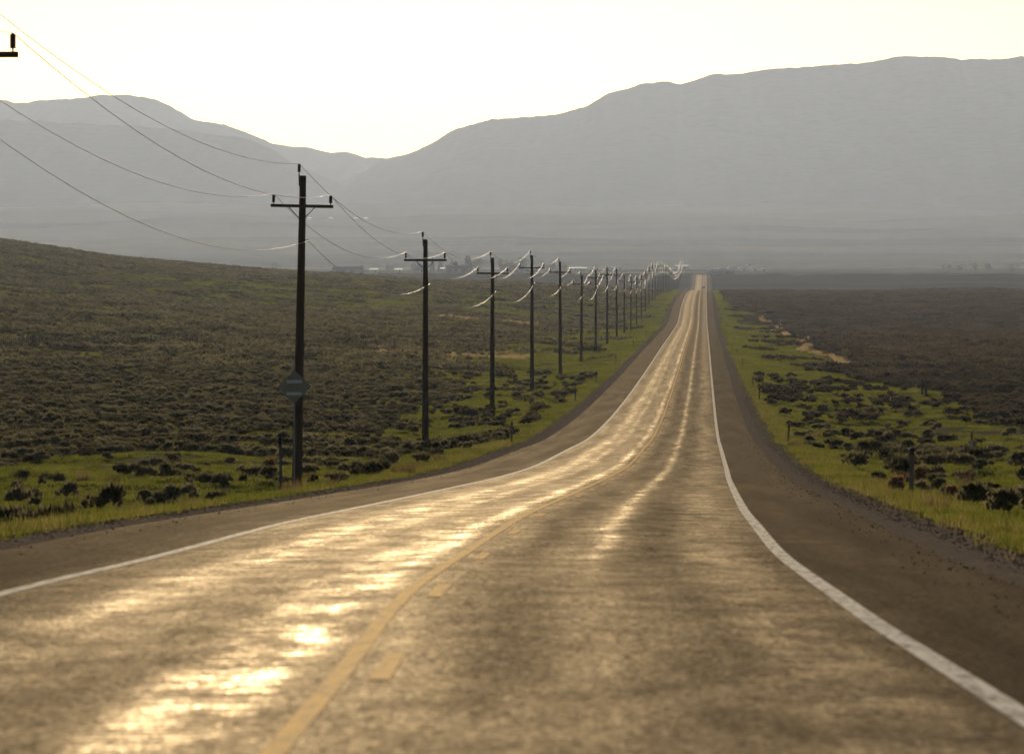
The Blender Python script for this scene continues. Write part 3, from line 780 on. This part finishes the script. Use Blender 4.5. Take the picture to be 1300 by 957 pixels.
for (xx, base, hh, kd, lab) in ((649.5, 560, 29, 'dark', 'grey marker post with reddish top in grass between second and third poles'),
                                (730.5, 508, 19, 'dark', 'grey marker post at the left road edge below the fifth and sixth poles'),
                                (756.7, 487, 17, 'dark', 'small grey marker post on the left road bend below the seventh pole'),
                                (782, 463, 14, 'dark', 'tiny grey marker post at the left road edge below the ninth pole'),
                                (804, 441, 11, 'dark', 'very tiny marker post, farthest but one on the left road edge'),
                                (821, 426, 9, 'dark', 'farthest visible marker post on the left road edge')):
    D_ = 16.4 * 0 + (-10.7) * F / (xx - VX); X_ = -10.7
    b = gz(X_, D_)
    delineator('delineator_post', lab, X_, D_, max(hh * D_ / F, 1.1), kd, ML, .10)
for (xx, hh, lab) in ((1000.6, 26, 'slim grey marker post at the right grass edge, large and near'),
                      (964, 17, 'slim grey marker post on the right verge, second along the gravel'),
                      (955.5, 14.5, 'small grey marker post on the right verge, third along the gravel'),
                      (943, 11, 'tiny grey marker post on the right verge, fourth along the gravel'),
                      (936, 8, 'farthest tiny grey marker post on the right verge')):
    D_ = 4.75 * F / (xx - VX); X_ = 4.75
    delineator('delineator_post', lab, X_, D_, hh * D_ / F, 'dark', MR, .10)
X_, D_ = place(1157, 630, 80, 200)
delineator('marker_post', 'dark capped post standing in dry grass on the right verge', X_, D_, 61 * D_ / F, 'dome', None, .12)
X_, D_ = place(1234, 575, 150, 420); delineator('pipeline_marker', 'red and white marker post among brush near the right frame edge', X_, D_, 28 * D_ / F, 'red', 'red and white marker posts', .10)
X_, D_ = place(1130.5, 514, 280, 600); delineator('pipeline_marker', 'small red and white marker post left of the dark paired fence posts', X_, D_, 18 * D_ / F, 'red', 'red and white marker posts', .10)
X_, D_ = place(1173, 501, 300, 600)
t = thing('gate_post', 'pair of dark wooden posts standing in the green right field', 'fence post', (X_, D_, gz(X_, D_)))
for s in (-1, 1):
    mb = MB(); mb.tube([(s * .17, 0, -.3), (s * .17, 0, .7), (s * .16, 0, 1.42)], [.12, .12, .11], 10); mb.build('post', M['fence_post'], t)
mb = MB(); mb.tube([(-.17, 0, .95), (.17, 0, .95)], .05, 8); mb.build('rail', M['fence_post'], t)

def fence(label, path, gap, h, heavy=()):
    """posts along a path of ground points, with three wires"""
    path = [np.array(p_, float) for p_ in path]
    t = thing('wire_fence', label, 'fence', (path[0][0], path[0][1], gz(*path[0])))
    base = Vector(t.location); spots = []
    for a_, b_ in zip(path, path[1:]):
        n_ = max(1, int(round(np.linalg.norm(b_ - a_) / gap)))
        for j in range(n_): spots.append(a_ + (b_ - a_) * j / n_)
    spots.append(path[-1])
    me = None
    for j, q in enumerate(spots):
        big = j in heavy or j == 0 or j == len(spots) - 1
        z = gz(*q)
        if big or me is None:
            r = .12 if big else .07
            o = MB().tube([(0, 0, -.3), (0, 0, h * .6), (0, 0, h + (.2 if big else 0))], [r, r, r * .9], 7).build('post', M['fence_post'], t)
            if not big: me = o.data
        else:
            o = bpy.data.objects.new('post', me); COL.objects.link(o); o.parent = t
        o.location = (q[0] - base.x, q[1] - base.y, z - base.z)
        if not big: o.scale = (1, 1, .85 + .3 * random.random())
        o.rotation_euler = ((random.random() - .5) * .1, (random.random() - .5) * .1, 0)
    mb = MB()
    for hh in (.35, .7, 1.05):
        mb.tube([(q[0] - base.x, q[1] - base.y, gz(*q) - base.z + hh * h / 1.15) for q in spots], .005, 5)
    mb.build('fence_wires', M['fence_wire'], t); return t
fence('wire fence of thin dark posts crossing the brush on the far left', [place(-60, 447, 350, 900), place(20, 444, 350, 900), place(120, 441, 350, 900), place(232, 440, 350, 900), place(250, 441, 350, 900)], 1.05, 1.5, heavy=(38, 39))
fence('wire fence of weathered posts along the pale trail right of the road', [(18.6, 585), (18.2, 760), (18.4, 960), (18.2, 1180)], 6.2, 1.2)

# ------------------------------------------------------------------ vehicles
def wheel(t, x, y, r, w):
    mb = MB(); mb.tube([(x - w / 2, y, r), (x - w / 2 + .02, y, r), (x + w / 2 - .02, y, r), (x + w / 2, y, r)], [r * .9, r, r, r * .9], 16); o = mb.build('wheel', M['tyre'], t)
    mb = MB(); mb.tube([(x - w / 2 - .012, y, r), (x + w / 2 + .012, y, r)], r * .58, 12); mb.build('rim', M['steel'], o)
def car(label, X_, D_, z, paint, body_h, cab, L, W, group=None, rz=0, name='car', cat='car'):
    """side profiles swept across the width; rear faces -y"""
    t = thing(name, label, cat, (X_, D_, z), rz, group)
    def sweep(prof, w0, w1):
        mb = MB(); bm = mb.bm; n = len(prof)
        a = [bm.verts.new((-(w0 if k_ < n / 2 else w1), y, q)) for k_, (y, q) in enumerate(prof)]
        b = [bm.verts.new(((w0 if k_ < n / 2 else w1), y, q)) for k_, (y, q) in enumerate(prof)]
        bm.faces.new(a); bm.faces.new(b[::-1])
        for j in range(n): bm.faces.new((a[j], b[j], b[(j + 1) % n], a[(j + 1) % n]))
        bmesh.ops.bevel(bm, geom=list(bm.edges), offset=.045, segments=2, affect='EDGES'); return mb
    h = L / 2; w = W / 2
    sweep([(-h, .32), (h, .32), (h, .62), (h * .62, body_h), (-h * .9, body_h + .04), (-h, body_h - .12)], w, w).build('body', paint, t)
    sweep([(cab[0], body_h - .02), (cab[3], body_h - .02), (cab[2], cab[4]), (cab[1], cab[4])], w * .93, w * .76).build('cabin', paint, t)
    g = MB(); yb = (cab[0] + cab[1]) / 2; zb = (body_h + cab[4]) / 2
    g.box((0, yb - .03, zb), (W * .68, .03, (cab[4] - body_h) * .72), rx=-math.atan2(cab[1] - cab[0], cab[4] - body_h)); g.build('rear_window', M['car_glass'], t)
    g = MB(); g.box((0, (cab[2] + cab[3]) / 2 + .03, zb), (W * .68, .03, (cab[4] - body_h) * .8), rx=math.atan2(cab[3] - cab[2], cab[4] - body_h)); g.build('windscreen', M['car_glass'], t)
    for s in (-1, 1):
        g = MB(); g.box((s * w * .855, (cab[1] + cab[2]) / 2, zb), (.03, (cab[2] - cab[1]) * .95, (cab[4] - body_h) * .62), ry=s * -.2); g.build('side_window', M['car_glass'], t)
        g = MB(); g.box((s * w * .82, -h - .005, body_h - .18), (.2, .05, .16), bevel=.015); g.build('tail_light', M['tail_light'], t)
        for yy in (-h * .6, h * .62): wheel(t, s * (w - .11), yy, .33, .22)
        g = MB(); g.box((s * (w + .08), cab[2] + .25, body_h + .1), (.16, .1, .13), bevel=.02); g.build('mirror', paint, t)
    g = MB(); g.box((0, -h - .02, .42), (W * .96, .1, .2), bevel=.03); g.build('bumper', M['post_dark'], t)
    g = MB(); g.box((0, -h - .075, .62), (.32, .02, .16)); g.build('number_plate', M['plate'], t)
    return t
Dc = 3080.; car('small dark car driving away in the right lane below the road crest', road_x(Dc) + 2.0, Dc, float(road_z(Dc)) - .035, M['car_paint'], .98, (-2.1, -1.5, .35, 1.1, 1.52), 4.6, 1.82)
Dv = 3622.; car('tiny white van glinting on the pale crossing road at the end of the straight', 4.2, Dv, gz(4.2, Dv) + .61, M['van_paint'], 1.15, (-2.5, -2.4, 1.3, 1.9, 2.15), 5.2, 1.95, rz=math.pi / 2, name='van', cat='van')

# ------------------------------------------------------------------ far farms, sheds, trees
def shed(name, label, x, D_, L, W, H, roof_h, wall, roof, rz=0, group=None, cat='building'):
    X_ = (x - VX) / F * D_; t = thing(name, label, cat, (X_, D_, gz(X_, D_)), rz, group)
    MB().box((0, 0, H / 2 - .4), (L, W, H + .8)).build('wall', wall, t)
    mb = MB(); bm = mb.bm; e = .5
    pr = [(-W / 2 - e, H + .02), (0, H + roof_h), (W / 2 + e, H + .02), (W / 2 + e, H + .3), (0, H + roof_h + .32), (-W / 2 - e, H + .3)]
    a = [bm.verts.new((-L / 2 - e, y, z)) for y, z in pr]; b = [bm.verts.new((L / 2 + e, y, z)) for y, z in pr]
    bm.faces.new(a); bm.faces.new(b[::-1])
    for j in range(6): bm.faces.new((a[j], b[j], b[(j + 1) % 6], a[(j + 1) % 6]))
    mb.build('roof', roof, t)
    mb = MB(); bm = mb.bm
    for xx in (-L / 2 + .01, L / 2 - .01): bm.faces.new([bm.verts.new((xx, y, z)) for y, z in ((-W / 2, H), (W / 2, H), (0, H + roof_h))])
    mb.build('gable', wall, t)
    MB().box((L * .18, -W / 2 - .04, 1.3), (L * .16, .08, 2.6)).build('door', M['door'], t)
    for q in (-.32, -.1):
        MB().box((L * q, -W / 2 - .04, H * .6), (L * .09, .08, H * .28)).build('window', M['window'], t)
    return t
FG = 'farm buildings in the hazy valley'
for a_ in (('barn', 'long low brown barn with dark roof in the hazy valley behind the left hill', 441, 4300, 26, 10, 3.5, 2.5, M['barn_wall'], M['brown_roof']),
           ('farm_shed', 'pale-roofed shed glinting just above the hill crest, right of the nearest full pole', 428, 4700, 9, 8, 3.5, .42, M['pale_wall'], M['metal_roof']),
           ('farm_shed', 'small pale metal-roofed shed left of the second pole', 475, 4800, 8, 8, 3, .42, M['pale_wall'], M['metal_roof']),
           ('farm_shed', 'small white-roofed shed among trees just left of second pole shaft', 506, 4750, 7, 7, 3, .42, M['pale_wall'], M['metal_roof']),
           ('farm_house', 'pale farmhouse with light roof close left of the second pole', 533, 4600, 11, 9, 3.6, 3, M['pale_wall'], M['metal_roof']),
           ('barn', 'wide dark roofed barn between the second and third poles', 583, 4400, 24, 11, 4, 3, M['barn_wall'], M['brown_roof']),
           ('farm_shed', 'grey shed with pale roof beside dark conifers and a brown barn', 566, 4550, 10, 8, 3.5, .42, M['pale_wall'], M['metal_roof']),
           ('farm_shed', 'long grey shed between the third and fourth poles', 650, 4500, 22, 9, 3.2, 2, M['barn_wall'], M['brown_roof']),
           ('farm_shed', 'long pale-roofed shed near the fifth pole top', 733, 5200, 20, 9, 3.5, .42, M['pale_wall'], M['metal_roof']),
           ('farm_shed', 'wide blue-roofed shed right of the far end of the road', 918, 4150, 20, 10, 1.8, 1.6, M['barn_wall'], M['blue_roof']),
           ('farm_shed', 'far pale shed left of the road end above the pole tops', 866, 5600, 16, 8, 4, .42, M['pale_wall'], M['metal_roof']),
           ('farm_shed', 'white shed standing above the rounded white greenhouses', 954, 6100, 9, 7, 5.5, 2.5, M['pale_wall'], M['metal_roof'])):
    shed(*a_, rz=(random.random() - .5) * .2, group=FG)
# sparkling roofs high on the far slope
for x, yb, lab in ((393, 279, 'lone far pale shed shining on the slope beside the nearest full pole'), (420, 279, 'leftmost of the far pale sheds shining on the slope left of second pole'),
                   (452, 279, 'middle long pale shed shining high on the far slope'), (465, 279, 'rightmost long pale shed shining high on the far slope')):
    dd = np.linspace(6000, 9200, 1500); X_ = (x - VX) / F * dd; i = int(np.argmin(np.abs(HY - ground_z(X_, dd) * F / dd - yb)))
    shed('far_shed', lab, x, float(dd[i]), 7, 8, 2.4, .45, M['pale_wall'], M['metal_roof'], group='sheds on the far slope')
def greenhouse(label, x, D_, L, W, H, rz, grp):
    X_ = (x - VX) / F * D_; t = thing('greenhouse', label, 'greenhouse', (X_, D_, gz(X_, D_) - .3), rz, grp)
    mb = MB(); bm = mb.bm; n = 10; rows = []
    for yy in (-L / 2, L / 2): rows.append([bm.verts.new((W / 2 * math.cos(math.pi * j / n), yy, H * math.sin(math.pi * j / n))) for j in range(n + 1)])
    for j in range(n): bm.faces.new((rows[0][j], rows[0][j + 1], rows[1][j + 1], rows[1][j]))
    mb.build('film_cover', M['film'], t, True)
    for yy, r in ((-L / 2, 0), (L / 2, 1)):
        mb = MB(); bm = mb.bm; bm.faces.new([bm.verts.new((W / 2 * math.cos(math.pi * j / n), yy * 1.002, H * math.sin(math.pi * j / n))) for j in range(n + 1)]); mb.build('end_wall', M['film'], t)
    mb = MB(); mb.box((0, -L / 2 - .1, 1.1), (1.6, .1, 2.2)); mb.build('door', M['door'], t)
for x, w, h, lab in ((916, 11, 4.2, 'leftmost rounded white greenhouse past the end of the road'), (929, 13, 5., 'second rounded white greenhouse from the left past the road end'),
                     (943, 13, 4.5, 'third rounded white greenhouse from the left past the road end'), (957, 13, 5., 'fourth rounded white greenhouse from the left past the road end'), (969, 10, 3.6, 'rightmost and lowest rounded white greenhouse past the road end')):
    greenhouse(lab, x, 5300, 26, w, h, .1, 'white greenhouses past the end of the road')
for x, w, h, lab in ((760, 14, 3.5, 'left white greenhouse above the distant pole tops'), (774, 14, 4, 'middle white greenhouse above the distant pole tops'), (789, 14, 3.6, 'right white greenhouse above the distant pole tops')):
    greenhouse(lab, x, 5500, 26, w, h, -.1, 'white greenhouses above the pole tops')

def tree(label, x, D_, h, wid, mat, shape='round', group=None, name='tree'):
    X_ = (x - VX) / F * D_; t = thing(name, label, 'tree', (X_, D_, gz(X_, D_) - .1), random.random() * 6, group)
    mb = MB(); mb.tube([(0, 0, -.3), (.05, 0, h * .3), (0, .1, h * .62)], [h * .028, h * .02, h * .008], 7)
    for j in range(5):
        a_ = j * 1.3 + random.random(); q = h * (.25 + .09 * j); mb.tube([(0, 0, q), (math.cos(a_) * wid * .3, math.sin(a_) * wid * .3, q + h * .16)], [h * .011, h * .004], 5)
    mb.build('trunk', M['bark'], t)
    n = 1500
    if shape == 'cone':
        q = rng.random(n) ** .8; r = wid / 2 * (1 - q) * (.5 + .5 * rng.random(n)) * (.8 + .3 * np.sin(q * 40)); a = rng.random(n) * 6.28
        c = np.stack([r * np.cos(a), r * np.sin(a), h * (.08 + .9 * q)], 1); u = np.stack([np.cos(a), np.sin(a), -.2 + 0 * a], 1)
    else:
        lobes = 11; lc = np.stack([rng.normal(size=lobes) * wid * .2, rng.normal(size=lobes) * wid * .2, h * (.34 + .5 * rng.random(lobes))], 1)
        lr = wid * (.14 + .14 * rng.random(lobes)); i = rng.integers(0, lobes, n); d = rng.normal(size=(n, 3)); d /= np.linalg.norm(d, axis=1, keepdims=True)
        c = lc[i] + d * (lr[i] * (.5 + .5 * rng.random(n)))[:, None] * np.array([1, 1, 1.25]); u = d + rng.normal(size=(n, 3)) * .4
    o = leaf_mesh('crown', c, h * .040 * (.7 + .7 * rng.random(n)), u, mat, link=True, elong=1.2); o.parent = t; return t
TG = 'trees in the hazy valley'
for a_ in ((549, 4700, 15, 7, M['conifer'], 'cone', 'dark pointed conifer just right of the second pole top'), (559, 4750, 14, 7, M['conifer'], 'cone', 'second dark conifer, right of the one by the second pole'),
           (577, 4800, 11, 9, M['tree'], 'round', 'low green tree between the conifers and the tall yellowish tree'), (595, 4600, 17, 9, M['pale_tree'], 'round', 'tall yellowish tree in the valley between second and third poles'),
           (607, 4650, 14, 12, M['pale_tree'], 'round', 'broad yellowish tree left of the third pole top'), (640, 4650, 13, 14, M['pale_tree'], 'round', 'broad pale tree just right of the third pole'),
           (651, 4550, 11, 7, M['conifer'], 'round', 'small dark tree between third and fourth poles'), (664, 4700, 15, 11, M['tree'], 'round', 'tall green tree left of the fourth pole'),
           (700, 4900, 12, 12, M['tree'], 'round', 'green tree between the fourth and fifth poles'), (525, 4800, 10, 10, M['pale_tree'], 'round', 'small yellowish tree left of the second pole'),
           (495, 4900, 8, 10, M['tree'], 'round', 'low green tree among the sheds left of second pole'), (460, 4900, 7, 9, M['tree'], 'round', 'low tree beside the long brown barn'),
           (346, 4700, 8, 18, M['tree'], 'round', 'wide hazy tree on the valley floor left of the nearest full pole'), (716, 4700, 10, 9, M['pale_tree'], 'round', 'pale tree behind the fifth pole'),
           (1204, 5000, 9, 12, M['pale_tree'], 'round', 'leftmost pale tree of the far group on the right plain'), (1219, 5000, 8, 14, M['tree'], 'round', 'broad dark tree in the far group on the right plain'),
           (1238, 5100, 10, 12, M['pale_tree'], 'round', 'pale rounded tree in the middle of the far right group'), (1255, 4900, 9, 9, M['conifer'], 'round', 'darkest upright tree of the far right group'),
           (1285, 4700, 7, 14, M['tree'], 'round', 'low wide tree at the right frame edge on the far plain')):
    tree(a_[6], *a_[:6], group=TG)

# ------------------------------------------------------------------ air
hb = MB(); x0, x1, y0, y1, z0, z1 = -4600, 4600, -700, 17500, -45, 720
hb.box(((x0 + x1) / 2, (y0 + y1) / 2, (z0 + z1) / 2), (x1 - x0, y1 - y0, z1 - z0))
k = NT('haze_air'); pv = k.n('ShaderNodeVolumePrincipled'); pv.inputs['Color'].default_value = (.64, .76, 1.0, 1)
pv.inputs['Density'].default_value = 2.1e-5; pv.inputs['Anisotropy'].default_value = .54; k.l(pv.outputs[0], k.out.inputs['Volume'])
tag(hb.build('haze', k.m), None, None, kind='stuff')

# ------------------------------------------------------------------ light
EL, AZ = math.radians(11.0), math.radians(-4.0)   # azimuth clockwise from the way the road runs
w = bpy.data.worlds.new('World'); SC.world = w; w.use_nodes = True
sk = w.node_tree.nodes.new('ShaderNodeTexSky'); sk.sky_type = 'NISHITA'; sk.sun_disc = False
sk.sun_elevation = EL; sk.sun_rotation = AZ; sk.altitude = 1500; sk.air_density = 1.0; sk.dust_density = 4.0; sk.ozone_density = 1.0
hs = w.node_tree.nodes.new('ShaderNodeHueSaturation'); hs.inputs['Saturation'].default_value = 1.10; hs.inputs['Value'].default_value = .51; w.node_tree.links.new(sk.outputs[0], hs.inputs['Color']); w.node_tree.links.new(hs.outputs[0], w.node_tree.nodes['Background'].inputs[0]); w.node_tree.nodes['Background'].inputs[1].default_value = .06
sl = bpy.data.lights.new('sun', 'SUN'); sl.energy = 5.0; sl.angle = math.radians(.55); sl.color = (1.0, .83, .60)
so = bpy.data.objects.new('sun', sl); COL.objects.link(so)
d_sun = Vector((math.sin(AZ) * math.cos(EL), math.cos(AZ) * math.cos(EL), math.sin(EL)))
so.rotation_euler = d_sun.to_track_quat('Z', 'Y').to_euler(); so.location = (0, 0, 60)

# ------------------------------------------------------------------ camera
cam = bpy.data.cameras.new('camera'); co_ = bpy.data.objects.new('camera', cam); COL.objects.link(co_); SC.camera = co_
cam.sensor_width = 36; cam.lens = 36 * F / 1300; cam.shift_x = (650 - VX) / 1300; cam.shift_y = (HY - 478.5) / 1300
co_.location = (0, 0, 0); co_.rotation_euler = (math.pi / 2, 0, 0); cam.clip_end = 40000; cam.clip_start = .5
cam.dof.use_dof = True; cam.dof.focus_distance = 300; cam.dof.aperture_fstop = 5.0

vs_ = SC.view_settings; vs_.view_transform = 'Standard'; vs_.look = 'None'; vs_.gamma = 1; vs_.exposure = 0.1; vs_.use_curve_mapping = False
cy = SC.cycles; cy.use_denoising = True; cy.max_bounces = 6; cy.diffuse_bounces = 2; cy.glossy_bounces = 2; cy.transmission_bounces = 3
cy.volume_bounces = 1; cy.transparent_max_bounces = 8; cy.caustics_reflective = False; cy.caustics_refractive = False
